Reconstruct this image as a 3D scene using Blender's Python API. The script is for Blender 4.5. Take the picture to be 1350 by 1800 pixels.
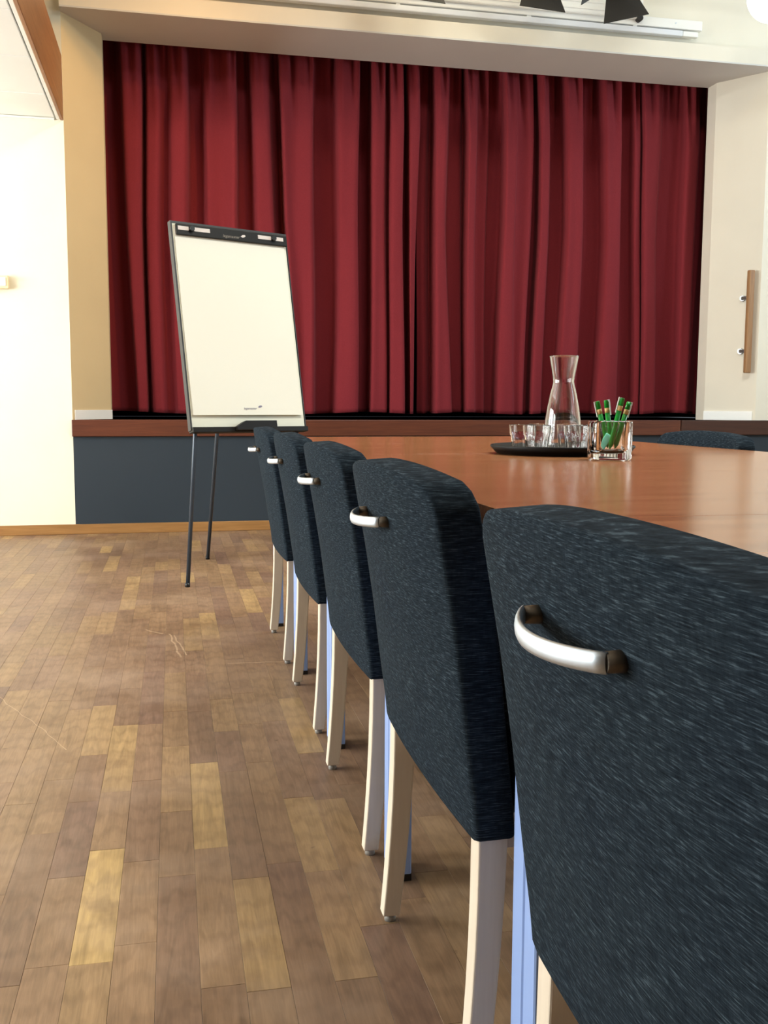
import bpy, bmesh, math, random
from mathutils import Vector, Matrix
from math import sin, cos, tan, radians, pi

for o in list(bpy.data.objects):
    bpy.data.objects.remove(o)
SC = bpy.context.scene
COL = SC.collection

# ------------------------------------------------------------------ camera
EYE = 0.88
YAW, PITCH, ROLL, FPX = 12.1385, -6.1745, 0.2274, 1721.6      # focal length in pixels of the 1350x1800 frame
_y, _p, _r = radians(YAW), radians(PITCH), radians(ROLL)
_fw = Vector((sin(_y)*cos(_p), cos(_y)*cos(_p), sin(_p)))
_rt = Vector((cos(_y), -sin(_y), 0)); _up = _rt.cross(_fw)
_rt2 = _rt*cos(_r)+_up*sin(_r); _up2 = -_rt*sin(_r)+_up*cos(_r)
cam_d = bpy.data.cameras.new('camera')
cam = bpy.data.objects.new('camera', cam_d); COL.objects.link(cam)
cam.matrix_world = Matrix((
    (_rt2.x, _up2.x, -_fw.x, 0), (_rt2.y, _up2.y, -_fw.y, 0), (_rt2.z, _up2.z, -_fw.z, EYE), (0, 0, 0, 1)))
cam_d.sensor_fit = 'VERTICAL'; cam_d.sensor_height = 36.0
cam_d.lens = FPX/1800.0*36.0
cam_d.clip_start = 0.02
SC.camera = cam

# ------------------------------------------------------------------ world, lights, exposure
world = bpy.data.worlds.new('daylight'); SC.world = world; world.use_nodes = True
bg = world.node_tree.nodes['Background']
bg.inputs[0].default_value = (0.80, 0.88, 1.0, 1); bg.inputs[1].default_value = 0.15

def area(name, loc, direction, sx, sy, power, color, spread=180):
    l = bpy.data.lights.new(name, 'AREA'); l.shape = 'RECTANGLE'; l.size = sx; l.size_y = sy
    l.energy = power; l.color = color; l.spread = radians(spread)
    o = bpy.data.objects.new(name, l); COL.objects.link(o)
    o.location = loc; o.rotation_euler = Vector(direction).to_track_quat('-Z', 'Z').to_euler()
    return o

LEFT_X, RIGHT_X, BACK_Y, CEIL_Z = -4.6, 6.6, -6.0, 4.6
WIN_L = [(-2.6, 1.1), (-0.6, 1.1), (1.4, 1.5), (3.4, 1.6), (5.4, 1.6)]      # centre Y, width of the side windows
WIN_R = [(-2.0, 1.2), (0.6, 1.2), (3.2, 1.2), (5.2, 1.2)]
for k, (wy, ww) in enumerate(WIN_L):
    area('window_daylight', (LEFT_X-0.16, wy, 1.47), (1, 0, -0.03), ww, 2.2, (0.5, 2, 140, 330, 235)[k], (0.95, 1.0, 0.98))
for k, (wy, ww) in enumerate(WIN_R):
    area('window_daylight', (RIGHT_X+0.16, wy, 3.1), (-1, 0, -0.1), ww, 1.5, (4, 30, 115, 95)[k], (0.66, 0.86, 1.0))

area('ceiling_fill_panel', (2.0, 2.6, CEIL_Z-0.05), (0, 0, -1), 1.3, 1.3, 165, (0.96, 1.0, 0.95))  # added overhead fill, mainly to brighten the flip chart

def point(name, loc, power, color, r=0.08):
    l = bpy.data.lights.new(name, 'POINT'); l.energy = power; l.color = color; l.shadow_soft_size = r
    o = bpy.data.objects.new(name, l); COL.objects.link(o); o.location = loc
    return o
def spot(name, loc, target, power, color, deg=60, blend=0.8, r=0.08):
    l = bpy.data.lights.new(name, 'SPOT'); l.energy = power; l.color = color; l.shadow_soft_size = r
    l.spot_size = radians(deg); l.spot_blend = blend
    o = bpy.data.objects.new(name, l); COL.objects.link(o); o.location = loc
    o.rotation_euler = (Vector(target)-Vector(loc)).to_track_quat('-Z', 'Z').to_euler()
    return o
WARM = (1.0, 0.66, 0.30)
point('warm_beam_light', (0.15, 6.0, 4.15), 19, (1.0, 0.50, 0.11), 0.12)
point('warm_beam_light', (1.9, 5.7, 4.2), 26, (1.0, 0.90, 0.66), 0.12)  # added fill, brightens the middle of the beam and the wall above
spot('warm_side_fill', (2.0, 4.6, 4.3), (-0.55, 7.15, 2.0), 170, (1.0, 0.58, 0.21), 40, 0.6)  # added unseen spot, spreads warm light down the left slanted side
point('side_aisle_lamp', (-1.75, 6.2, 2.55), 9.5, (0.97, 1.0, 0.96), 0.15)      # the lamp that washes the wall beside the stage

SC.view_settings.view_transform = 'Standard'
SC.view_settings.look = 'None'
SC.view_settings.gamma = 1.0
SC.view_settings.use_curve_mapping = False
SC.view_settings.exposure = 0.06

# ------------------------------------------------------------------ materials
def lin(c):
    return tuple(((v/255)/12.92 if v/255 <= 0.04045 else (((v/255)+0.055)/1.055)**2.4) for v in c)
def mat(name, rgb=None, rough=0.5, metal=0.0, spec=0.5, trans=0.0, ior=1.45, emit=None, estr=0.0, sheen=0.0, coat=0.0):
    m = bpy.data.materials.new(name); m.use_nodes = True
    b = m.node_tree.nodes['Principled BSDF']
    if rgb is not None: b.inputs['Base Color'].default_value = (*lin(rgb), 1)
    b.inputs['Roughness'].default_value = rough; b.inputs['Metallic'].default_value = metal
    b.inputs['Specular IOR Level'].default_value = spec
    b.inputs['Transmission Weight'].default_value = trans; b.inputs['IOR'].default_value = ior
    b.inputs['Sheen Weight'].default_value = sheen; b.inputs['Coat Weight'].default_value = coat
    if emit: b.inputs['Emission Color'].default_value = (*emit, 1); b.inputs['Emission Strength'].default_value = estr
    return m
class NT:
    def __init__(s, m): s.m = m; s.t = m.node_tree; s.b = s.t.nodes['Principled BSDF']
    def n(s, typ, **kw):
        x = s.t.nodes.new(typ)
        for k, v in kw.items(): setattr(x, k, v)
        return x
    def l(s, a, b): s.t.links.new(a, b)
    def coords(s, kind, scale):
        mp = s.n('ShaderNodeMapping'); mp.inputs['Scale'].default_value = scale
        if kind == 'World': src = s.n('ShaderNodeNewGeometry').outputs['Position']
        else: src = s.n('ShaderNodeTexCoord').outputs[kind]
        s.l(src, mp.inputs['Vector']); return mp.outputs[0]
    def noise(s, vec, scale=1, detail=4, rough=0.55, dist=0):
        x = s.n('ShaderNodeTexNoise'); x.inputs['Scale'].default_value = scale; x.inputs['Detail'].default_value = detail
        x.inputs['Roughness'].default_value = rough; x.inputs['Distortion'].default_value = dist
        if vec is not None: s.l(vec, x.inputs['Vector'])
        return x.outputs['Fac']
    def ramp(s, fac, stops):
        x = s.n('ShaderNodeValToRGB'); e = x.color_ramp.elements
        while len(e) < len(stops): e.new(0.5)
        for el, (p, c) in zip(e, stops):
            el.position = p; el.color = (*c, 1) if len(c) == 3 else c
        s.l(fac, x.inputs[0]); return x.outputs[0]
    def mix(s, a, b, fac, blend='MIX'):
        x = s.n('ShaderNodeMix', data_type='RGBA', blend_type=blend)
        for i, v in ((6, a), (7, b)):
            if isinstance(v, tuple): x.inputs[i].default_value = (*v, 1)
            else: s.l(v, x.inputs[i])
        if isinstance(fac, (int, float)): x.inputs[0].default_value = fac
        else: s.l(fac, x.inputs[0])
        return x.outputs[2]
    def math(s, op, a, b=None, clamp=False):
        x = s.n('ShaderNodeMath', operation=op); x.use_clamp = clamp
        for i, v in ((0, a), (1, b)):
            if v is None: continue
            if isinstance(v, (int, float)): x.inputs[i].default_value = v
            else: s.l(v, x.inputs[i])
        return x.outputs[0]
    def bump(s, h, strength=0.2, dist=0.002):
        x = s.n('ShaderNodeBump'); x.inputs['Strength'].default_value = strength; x.inputs['Distance'].default_value = dist
        s.l(h, x.inputs['Height']); s.l(x.outputs[0], s.b.inputs['Normal'])
    def base(s, c): s.l(c, s.b.inputs['Base Color'])

M = {}
# painted plaster
def plaster(name, rgb, rough=0.75, spec=0.3):
    m = mat(name, rgb, rough, spec=spec); t = NT(m)
    v = t.coords('World', (1, 1, 1))
    a = t.noise(v, 1.3, 3); f = t.noise(v, 90, 3)
    c = lin(rgb)
    t.base(t.ramp(a, [(0.3, tuple(x*0.95 for x in c)), (0.7, tuple(min(1, x*1.03) for x in c))]))
    t.bump(f, 0.12, 0.002)
    return m
M['wall'] = plaster('cream_wall_paint', (232, 226, 206))
M['hall'] = plaster('hall_cream_paint', (233, 226, 210))
M['tan'] = plaster('warm_tinted_wall', (212, 190, 148))  # tan base supplies the warm tone the lamps alone do not reach
M['backwall'] = plaster('dimmed_back_wall', (84, 66, 52))  # unseen wall, made dark brown to cut its bounce light
M['soffit'] = plaster('soffit_paint', (214, 212, 208))
M['ceil'] = plaster('ceiling_paint', (238, 236, 228))
M['tile'] = plaster('ceiling_tile', (242, 242, 238), 0.9)
M['white'] = mat('white_lacquer', (238, 238, 234), 0.35)
M['greypanel'] = plaster('grey_stage_paint', (46, 54, 62), 0.6, 0.3)
M['dark'] = mat('stage_black', (16, 14, 14), 1.0, spec=0.0)
M['black'] = mat('matt_black_metal', (30, 27, 24), 0.55)
M['blackplastic'] = mat('black_plastic', (24, 24, 25), 0.35)
M['screenbar'] = mat('satin_white_aluminium', (222, 226, 232), 0.28, spec=0.6)

def wood(name, c1, c2, axis, rough=0.4, scale=1.0, kind='World', spec=0.5, knots=False):
    m = mat(name, None, rough, spec=spec); t = NT(m)
    s = {'X': (2.2, 40, 40), 'Y': (40, 2.2, 40), 'Z': (40, 40, 2.2)}[axis]
    v = t.coords(kind, tuple(x*scale for x in s))
    a = t.noise(v, 1.0, 6, 0.6, 0.6)
    b = t.noise(t.coords(kind, tuple(x*scale*5 for x in s)), 1.0, 3, 0.6)
    f = t.math('ADD', t.math('MULTIPLY', a, 0.72), t.math('MULTIPLY', b, 0.28))
    t.base(t.ramp(f, [(0.32, lin(c1)), (0.66, lin(c2))]))
    t.bump(b, 0.06, 0.001)
    return m
M['stagewood'] = wood('stage_edge_wood', (74, 37, 24), (102, 54, 34), 'X', 0.42)
M['stagewood2'] = wood('stage_edge_shaded_wood', (52, 27, 17), (72, 38, 24), 'X', 0.5)  # same wood as its neighbour; the reflected-light difference is put into the colour
M['fascia'] = wood('fascia_wood', (132, 84, 48), (158, 106, 64), 'Y', 0.45)
M['skirting'] = wood('oak_skirting', (136, 96, 54), (166, 121, 72), 'X', 0.4)
M['handlewood'] = wood('oak_handle', (138, 98, 62), (172, 130, 88), 'Z', 0.45)
M['tablewood'] = wood('cherry_veneer', (132, 82, 50), (176, 120, 80), 'X', 0.2, 0.8)
M['tableedge'] = mat('beech_edge', (224, 196, 158), 0.45)
M['legwood'] = wood('pale_beech', (212, 196, 176), (224, 210, 192), 'Z', 0.42, 1.0, 'Object')

# oak strip floor: every strip's own tone comes with its mesh
m = mat('oak_floor', None, 0.4, spec=0.3); t = NT(m)
at = t.n('ShaderNodeAttribute', attribute_name='tone'); sep = t.n('ShaderNodeSeparateColor'); t.l(at.outputs['Color'], sep.inputs[0])
geo = t.n('ShaderNodeNewGeometry')
off = t.n('ShaderNodeCombineXYZ'); t.l(t.math('MULTIPLY', sep.outputs[2], 37.0), off.inputs[0]); t.l(t.math('MULTIPLY', sep.outputs[2], 91.0), off.inputs[1])
add = t.n('ShaderNodeVectorMath', operation='ADD'); t.l(geo.outputs['Position'], add.inputs[0]); t.l(off.outputs[0], add.inputs[1])
mp = t.n('ShaderNodeMapping'); mp.inputs['Scale'].default_value = (34, 3.0, 1); t.l(add.outputs[0], mp.inputs[0])
g1 = t.noise(mp.outputs[0], 1.0, 6, 0.62, 1.6)
mp2 = t.n('ShaderNodeMapping'); mp2.inputs['Scale'].default_value = (260, 11, 1); t.l(add.outputs[0], mp2.inputs[0])
g2 = t.noise(mp2.outputs[0], 1.0, 3, 0.6, 0.4)
wv = t.n('ShaderNodeTexWave', wave_type='RINGS', rings_direction='X'); wv.inputs['Scale'].default_value = 2.2
wv.inputs['Distortion'].default_value = 6; wv.inputs['Detail'].default_value = 3; wv.inputs['Detail Scale'].default_value = 1.6
mp3 = t.n('ShaderNodeMapping'); mp3.inputs['Scale'].default_value = (9, 1.6, 1); t.l(add.outputs[0], mp3.inputs[0]); t.l(mp3.outputs[0], wv.inputs['Vector'])
tone = t.ramp(sep.outputs[0], [(0.0, lin((116, 92, 78))), (0.35, lin((136, 109, 84))), (0.7, lin((152, 123, 91))), (1.0, lin((184, 153, 104)))])
ruddy = t.mix(tone, lin((128, 100, 88)), t.math('MULTIPLY', sep.outputs[1], 0.6))
gr = t.ramp(g1, [(0.3, (0.74, 0.73, 0.72)), (0.62, (1.14, 1.13, 1.11))])
c = t.mix(ruddy, gr, 0.85, 'MULTIPLY')
c = t.mix(c, t.ramp(g2, [(0.3, (0.82, 0.81, 0.8)), (0.6, (1.04, 1.04, 1.03))]), 0.7, 'MULTIPLY')
c = t.mix(c, t.ramp(wv.outputs['Fac'], [(0.0, (0.76, 0.73, 0.71)), (0.5, (1.06, 1.05, 1.04))]), 0.5, 'MULTIPLY')
wearv = t.coords('World', (1, 1, 1))
w1 = t.noise(wearv, 2.1, 5, 0.65); w2 = t.noise(wearv, 0.8, 3, 0.5)
c = t.mix(c, lin((176, 150, 128)), t.math('MULTIPLY', t.ramp(w1, [(0.48, (0, 0, 0)), (0.70, (1, 1, 1))]), 0.40))
c = t.mix(c, lin((98, 74, 70)), t.math('MULTIPLY', t.ramp(w2, [(0.5, (0, 0, 0)), (0.66, (1, 1, 1))]), 0.34))
w3 = t.noise(wearv, 5.5, 4, 0.6)
c = t.mix(c, lin((112, 84, 62)), t.math('MULTIPLY', t.ramp(w3, [(0.52, (0, 0, 0)), (0.68, (1, 1, 1))]), 0.4))
sp = t.noise(wearv, 26, 2, 0.5)
c = t.mix(c, lin((78, 52, 40)), t.ramp(sp, [(0.73, (0, 0, 0)), (0.80, (0.55, 0.55, 0.55))]))
# scratches: thin pale marks worn into the varnish
sepP = t.n('ShaderNodeSeparateXYZ'); t.l(geo.outputs['Position'], sepP.inputs[0])
wob = t.math('MULTIPLY', t.math('SUBTRACT', t.noise(wearv, 9, 1), 0.5), 0.03)
acc = None
for (x0, y0, x1, y1, w) in [(0.168, 3.325, 0.36, 3.311, 0.0035), (-0.03, 3.81, 0.012, 3.44, 0.003), (-0.012, 3.78, 0.03, 3.47, 0.0025),
                            (-0.122, 3.899, -0.05, 3.82, 0.004), (-0.62, 3.25, -0.28, 2.55, 0.0010)]:
    dx, dy = x1-x0, y1-y0; L = math.hypot(dx, dy); dx /= L; dy /= L
    px = t.math('SUBTRACT', sepP.outputs[0], x0); py = t.math('SUBTRACT', sepP.outputs[1], y0)
    s_ = t.math('ADD', t.math('MULTIPLY', px, dx), t.math('MULTIPLY', py, dy))
    d_ = t.math('ABSOLUTE', t.math('ADD', t.math('SUBTRACT', t.math('MULTIPLY', px, -dy), t.math('MULTIPLY', py, -dx)), wob))
    k_ = t.math('MULTIPLY', t.math('LESS_THAN', d_, w), t.math('MULTIPLY', t.math('GREATER_THAN', s_, 0.0), t.math('LESS_THAN', s_, L)))
    acc = k_ if acc is None else t.math('MAXIMUM', acc, k_)
c = t.mix(c, lin((206, 176, 144)), t.math('MULTIPLY', acc, t.math('MULTIPLY', t.noise(wearv, 60, 2), 1.0, True)))
t.base(c)
t.l(t.ramp(w1, [(0.3, (0.34, 0.34, 0.34)), (0.75, (0.52, 0.52, 0.52))]), t.b.inputs['Roughness'])
t.bump(g2, 0.05, 0.0008)
M['floor'] = m
M['subfloor'] = mat('floor_gap', (120, 90, 66), 0.6)

# burgundy stage curtain
m = mat('burgundy_velour', (124, 30, 42), 0.9, spec=0.12, sheen=0.10); t = NT(m)
t.b.inputs['Sheen Roughness'].default_value = 0.5; t.b.inputs['Sheen Tint'].default_value = (0.9, 0.35, 0.4, 1)
v = t.coords('World', (150, 150, 150)); a = t.noise(v, 1, 3)
t.base(t.ramp(a, [(0.3, lin((120, 40, 46))), (0.7, lin((128, 44, 51)))]))
M['curtain'] = m

# slubbed upholstery: dark weave with short pale weft threads
def fabric(name):
    m = mat(name, None, 0.95, spec=0.05, sheen=0.0); t = NT(m)
    v1 = t.coords('Object', (50, 64, 900)); v2 = t.coords('Object', (240, 300, 90)); v3 = t.coords('Object', (7, 7, 7))
    a = t.noise(v1, 1, 3, 0.6); b = t.noise(v2, 1, 2, 0.5); d = t.noise(v3, 1, 3, 0.5)
    v4 = t.coords('Object', (60, 70, 1300)); e = t.noise(v4, 1, 2, 0.5)
    c = t.ramp(a, [(0.30, lin((21, 27, 33))), (0.55, lin((36, 44, 51))), (0.71, lin((70, 82, 90)))])
    c = t.mix(c, t.ramp(b, [(0.3, (0.74, 0.74, 0.76)), (0.65, (1.1, 1.1, 1.1))]), 0.7, 'MULTIPLY')
    c = t.mix(c, t.ramp(e, [(0.35, (0.68, 0.68, 0.70)), (0.62, (1.2, 1.2, 1.2))]), 0.7, 'MULTIPLY')
    c = t.mix(c, t.ramp(d, [(0.3, (0.86, 0.88, 0.93)), (0.7, (1.08, 1.08, 1.05))]), 0.8, 'MULTIPLY')
    t.base(c); t.bump(t.math('ADD', a, b), 0.35, 0.0012)
    return m
M['fabric'] = fabric('charcoal_blue_upholstery')
M['nickel'] = mat('satin_nickel', (206, 216, 226), 0.45, 1.0)
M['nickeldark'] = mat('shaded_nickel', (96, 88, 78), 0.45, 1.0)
M['tray'] = mat('black_laminate', (17, 15, 14), 0.55, spec=0.25)
M['standoff'] = mat('brushed_steel', (150, 150, 152), 0.4, 1.0)
M['postpaint'] = mat('pale_blue_steel', (140, 164, 214), 0.4)
M['glide'] = mat('clear_grey_glide', (150, 146, 140), 0.35)
M['glass'] = mat('clear_glass', (255, 255, 255), 0.0, trans=1.0, ior=1.48)
M['paper'] = mat('flip_chart_paper', (248, 242, 226), 0.8, spec=0.2)
M['board'] = mat('white_board', (236, 232, 212), 0.4)
M['frame'] = mat('dark_grey_frame', (52, 50, 50), 0.45)
M['tube'] = mat('anthracite_tube', (62, 70, 80), 0.35, 0.3)
M['clamp'] = mat('black_clamp', (24, 20, 17), 0.5, spec=0.3)
M['tag'] = mat('white_tag', (226, 214, 206), 0.6)
M['print'] = mat('grey_print', (150, 140, 128), 0.7)
M['logo'] = mat('purple_grey_print', (140, 132, 150), 0.7)
M['green'] = mat('green_plastic', (22, 138, 48), 0.3)
M['gold'] = mat('tan_band', (205, 170, 112), 0.4)
M['clip'] = mat('clear_clip', (225, 235, 230), 0.15, trans=0.45)
M['mint'] = mat('mint_plastic', (120, 214, 186), 0.4)
M['switch'] = mat('ivory_plastic', (232, 216, 176), 0.4)
M['globe'] = mat('lit_opal_globe', (255, 255, 250), 0.4, emit=(1.0, 0.98, 0.93), estr=3.0)

# ------------------------------------------------------------------ mesh helpers
class MB:
    def __init__(s): s.v = []; s.f = []; s.sm = []
    def add(s, vs, fs, smooth=False):
        b = len(s.v); s.v += [tuple(v) for v in vs]; s.f += [tuple(i+b for i in f) for f in fs]; s.sm += [smooth]*len(fs); return s
    def box(s, x0, x1, y0, y1, z0, z1, mtx=None):
        vs = [Vector(p) for p in ((x0,y0,z0),(x1,y0,z0),(x1,y1,z0),(x0,y1,z0),(x0,y0,z1),(x1,y0,z1),(x1,y1,z1),(x0,y1,z1))]
        if mtx is not None: vs = [mtx @ v for v in vs]
        return s.add(vs, [(0,3,2,1),(4,5,6,7),(0,1,5,4),(1,2,6,5),(2,3,7,6),(3,0,4,7)])
    def prism(s, poly, axis, a, b, mtx=None):
        """closed polygon of 2-D points pushed along an axis"""
        n = len(poly)
        def pt(p, h):
            if axis == 'Z': return Vector((p[0], p[1], h))
            if axis == 'Y': return Vector((p[0], h, p[1]))
            return Vector((h, p[0], p[1]))
        vs = [pt(p, a) for p in poly]+[pt(p, b) for p in poly]
        if mtx is not None: vs = [mtx @ v for v in vs]
        fs = [(i, (i+1) % n, n+(i+1) % n, n+i) for i in range(n)]+[tuple(range(n-1, -1, -1)), tuple(range(n, 2*n))]
        return s.add(vs, fs)
    def tube(s, p0, p1, r0, r1=None, n=12, caps=True, smooth=True):
        p0, p1 = Vector(p0), Vector(p1); r1 = r0 if r1 is None else r1
        d = (p1-p0).normalized(); a = d.orthogonal().normalized(); b = d.cross(a)
        vs = []
        for p, r in ((p0, r0), (p1, r1)):
            vs += [p+(a*cos(2*pi*i/n)+b*sin(2*pi*i/n))*r for i in range(n)]
        s.add(vs, [(i, (i+1) % n, n+(i+1) % n, n+i) for i in range(n)], smooth)
        if caps: s.add(vs, [tuple(range(n-1, -1, -1)), tuple(range(n, 2*n))])
        return s
    def lathe(s, prof, n=32, cx=0, cy=0, z=0, close=True, rfun=None):
        vs = []; m = len(prof)
        for k, (r, h) in enumerate(prof):
            for i in range(n):
                a = 2*pi*i/n; rr = r*(rfun(a, k) if rfun else 1)
                vs.append((cx+rr*cos(a), cy+rr*sin(a), z+h))
        fs = [(k*n+i, k*n+(i+1) % n, (k+1)*n+(i+1) % n, (k+1)*n+i) for k in range(m-1) for i in range(n)]
        s.add(vs, fs, True)
        return s
    def sweep(s, path, sec, up=Vector((0, 0, 1)), smooth=True):
        """section points (side, up) carried along a path"""
        n = len(sec); vs = []; P = [Vector(p) for p in path]
        for i, p in enumerate(P):
            d = (P[min(i+1, len(P)-1)]-P[max(i-1, 0)]).normalized(); side = d.cross(up).normalized(); u = side.cross(d)
            vs += [p+side*a+u*b for a, b in sec]
        m = len(P)
        s.add(vs, [(k*n+i, k*n+(i+1) % n, (k+1)*n+(i+1) % n, (k+1)*n+i) for k in range(m-1) for i in range(n)], smooth)
        s.add([vs[i] for i in range(n)], [tuple(range(n-1, -1, -1))]); s.add(vs[-n:], [tuple(range(n))])
        return s
    def mesh(s, name):
        me = bpy.data.meshes.new(name); me.from_pydata(s.v, [], s.f)
        me.polygons.foreach_set('use_smooth', s.sm); me.update()
        bm = bmesh.new(); bm.from_mesh(me); bmesh.ops.remove_doubles(bm, verts=bm.verts, dist=1e-5)
        bmesh.ops.recalc_face_normals(bm, faces=bm.faces); bm.to_mesh(me); bm.free()
        return me
    def obj(s, name, m, parent=None, bevel=0, seg=2):
        o = bpy.data.objects.new(name, s.mesh(name)); COL.objects.link(o)
        o.data.materials.append(m)
        if parent: o.parent = parent
        if bevel:
            md = o.modifiers.new('edges', 'BEVEL'); md.width = bevel; md.segments = seg; md.limit_method = 'ANGLE'; md.angle_limit = radians(35)
        return o
def tag(o, label=None, cat=None, group=None, kind=None):
    if label: o['label'] = label
    if cat: o['category'] = cat
    if group: o['group'] = group
    if kind: o['kind'] = kind
    return o
def empty(name, loc, rz=0.0):
    e = bpy.data.objects.new(name, None); COL.objects.link(e); e.location = loc; e.rotation_euler = (0, 0, rz); e.empty_display_size = 0.05
    return e
def copy_tree(o, parent=None):
    c = o.copy(); COL.objects.link(c)
    if parent: c.parent = parent
    for ch in list(o.children): copy_tree(ch, c)
    return c
def struct(name, mb, m, bevel=0):
    return tag(mb.obj(name, m, bevel=bevel), kind='structure')
def text_mesh(body, size, name, m, mtx, parent, shear=0.0):
    cu = bpy.data.curves.new(name, 'FONT'); cu.body = body; cu.size = size; cu.align_x = 'CENTER'; cu.extrude = 0.0002; cu.shear = shear; cu.resolution_u = 2
    tmp = bpy.data.objects.new(name+'_tmp', cu); COL.objects.link(tmp)
    me = bpy.data.meshes.new_from_object(tmp.evaluated_get(bpy.context.evaluated_depsgraph_get()))
    bpy.data.objects.remove(tmp)
    me.transform(mtx); me.materials.clear(); me.materials.append(m)
    o = bpy.data.objects.new(name, me); COL.objects.link(o); o.parent = parent
    return o

# ------------------------------------------------------------------ room shell
YF = 6.948                      # plane of the end wall
ST = 0.78                       # stage height
SOF = 3.413                     # underside of the beam over the stage
LX, RX = -0.663, 4.473          # edges of the stage opening in the end wall
LB, RB = -0.43, 4.228           # the same at the back of the slanted sides
YB, YS = 7.287, 7.415
YBEAM = 6.86                    # front of the beam             # back of the slanted sides; back of the beam

fl = struct('floor', MB().box(LEFT_X-0.1, RIGHT_X+0.1, BACK_Y-0.1, YF+0.1, -0.06, -0.0125), M['subfloor'])
struct('ceiling', MB().box(LEFT_X-0.2, RIGHT_X+0.2, BACK_Y-0.2, YF+1.2, CEIL_Z, CEIL_Z+0.1), M['ceil'])
struct('wall_front', MB().box(LEFT_X-0.2, LX, YF, YF+0.12, 0, CEIL_Z), M['wall'])
struct('wall_front.001', MB().box(RX, RIGHT_X+0.2, YF, YF+0.12, ST, CEIL_Z), M['hall'])
struct('wall_top', MB().box(LX, RX, YF, YF+0.2, 3.43, CEIL_Z), M['hall'])
struct('wall_beam', MB().box(LX+0.0005, RIGHT_X, YBEAM, YS, SOF+0.008, 3.529), M['hall'])
struct('trim_1', MB().box(LX+0.001, RIGHT_X, YBEAM-0.002, YBEAM+0.03, SOF-0.002, SOF+0.0085).box(LX+0.001, RIGHT_X, YBEAM+0.03, YS-0.003, SOF, SOF+0.0085), M['soffit'])
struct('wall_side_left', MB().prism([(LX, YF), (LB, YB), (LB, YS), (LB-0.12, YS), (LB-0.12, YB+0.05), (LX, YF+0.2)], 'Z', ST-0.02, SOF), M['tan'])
struct('wall_side_right', MB().prism([(RX, YF), (RB, YB), (RB, YS), (RB+0.12, YS), (RB+0.12, YB+0.05), (RX, YF+0.2)], 'Z', ST-0.02, SOF), M['hall'])
def along(p, q, off):           # a strip lying on the line p-q, off = thickness into the room
    d = Vector((q[0]-p[0], q[1]-p[1])).normalized(); n = Vector((-d.y, d.x))*off
    return [p, q, (q[0]+n.x, q[1]+n.y), (p[0]+n.x, p[1]+n.y)]
struct('baseboard_left', MB().prism(along((LX+0.01, YF+0.02), (LB, YB), -0.012), 'Z', ST, ST+0.065), M['white'])
struct('baseboard_right', MB().prism(along((RX-0.01, YF+0.02), (RB, YB), 0.012), 'Z', ST, ST+0.07), M['white'])
# stage: boarding, grey front, edge board in two lengths, black space behind the curtain
struct('wall_stage', MB().box(LX, RIGHT_X, YF+0.002, YF+0.1, 0, ST-0.115), M['greypanel'])
struct('trim_2', MB().box(LX-0.005, 3.826, YF-0.022, YF+0.05, ST-0.114, ST), M['stagewood'], 0.004)
struct('trim_3', MB().box(3.832, RIGHT_X, YF-0.022, YF+0.002, ST-0.114, ST), M['stagewood2'], 0.004)
struct('floor_stage', MB().box(LX, RX+0.4, YF+0.03, 9.3, ST-0.05, ST-0.002), M['dark'])
struct('wall_stage_back', MB().box(LX-0.6, RX+0.6, 9.2, 9.3, ST, CEIL_Z).box(LX-0.7, LX-0.6, 7.0, 9.3, ST, CEIL_Z).box(RX+0.6, RX+0.7, 7.0, 9.3, ST, CEIL_Z), M['dark'])
struct('baseboard_front', MB().box(LEFT_X, RIGHT_X, YF-0.018, YF, 0, 0.068), M['skirting'], 0.003)
# side walls with window openings, back wall
def pierced(x0, x1, wins, z0, z1):
    mb = MB(); y = BACK_Y-0.2
    for wy, ww in wins:
        mb.box(x0, x1, y, wy-ww/2, 0, CEIL_Z); mb.box(x0, x1, wy-ww/2, wy+ww/2, 0, z0); mb.box(x0, x1, wy-ww/2, wy+ww/2, z1, CEIL_Z); y = wy+ww/2
    mb.box(x0, x1, y, YF+0.1, 0, CEIL_Z); return mb
struct('wall_left', pierced(LEFT_X-0.12, LEFT_X, WIN_L, 0.36, 2.58), M['wall'])
struct('wall_right', pierced(RIGHT_X, RIGHT_X+0.12, WIN_R, 2.3, 3.9), M['hall'])
struct('wall_back', MB().box(LEFT_X-0.2, RIGHT_X+0.2, BACK_Y-0.12, BACK_Y, 0, CEIL_Z), M['backwall'])
wn = 0
for wins, x, z0, z1 in ((WIN_L, LEFT_X-0.08, 0.36, 2.58), (WIN_R, RIGHT_X+0.05, 2.3, 3.9)):
    for wy, ww in wins:
        wn += 1; mb = MB(); h = ww/2
        for a, b, c, d in ((-h, -h+0.06, z0, z1), (h-0.06, h, z0, z1), (-h, h, z0, z0+0.06), (-h, h, z1-0.06, z1), (-0.025, 0.025, z0, z1)):
            mb.box(x, x+0.05, wy+a, wy+b, c, d)
        struct('window_%d' % wn, mb, M['white'])

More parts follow.
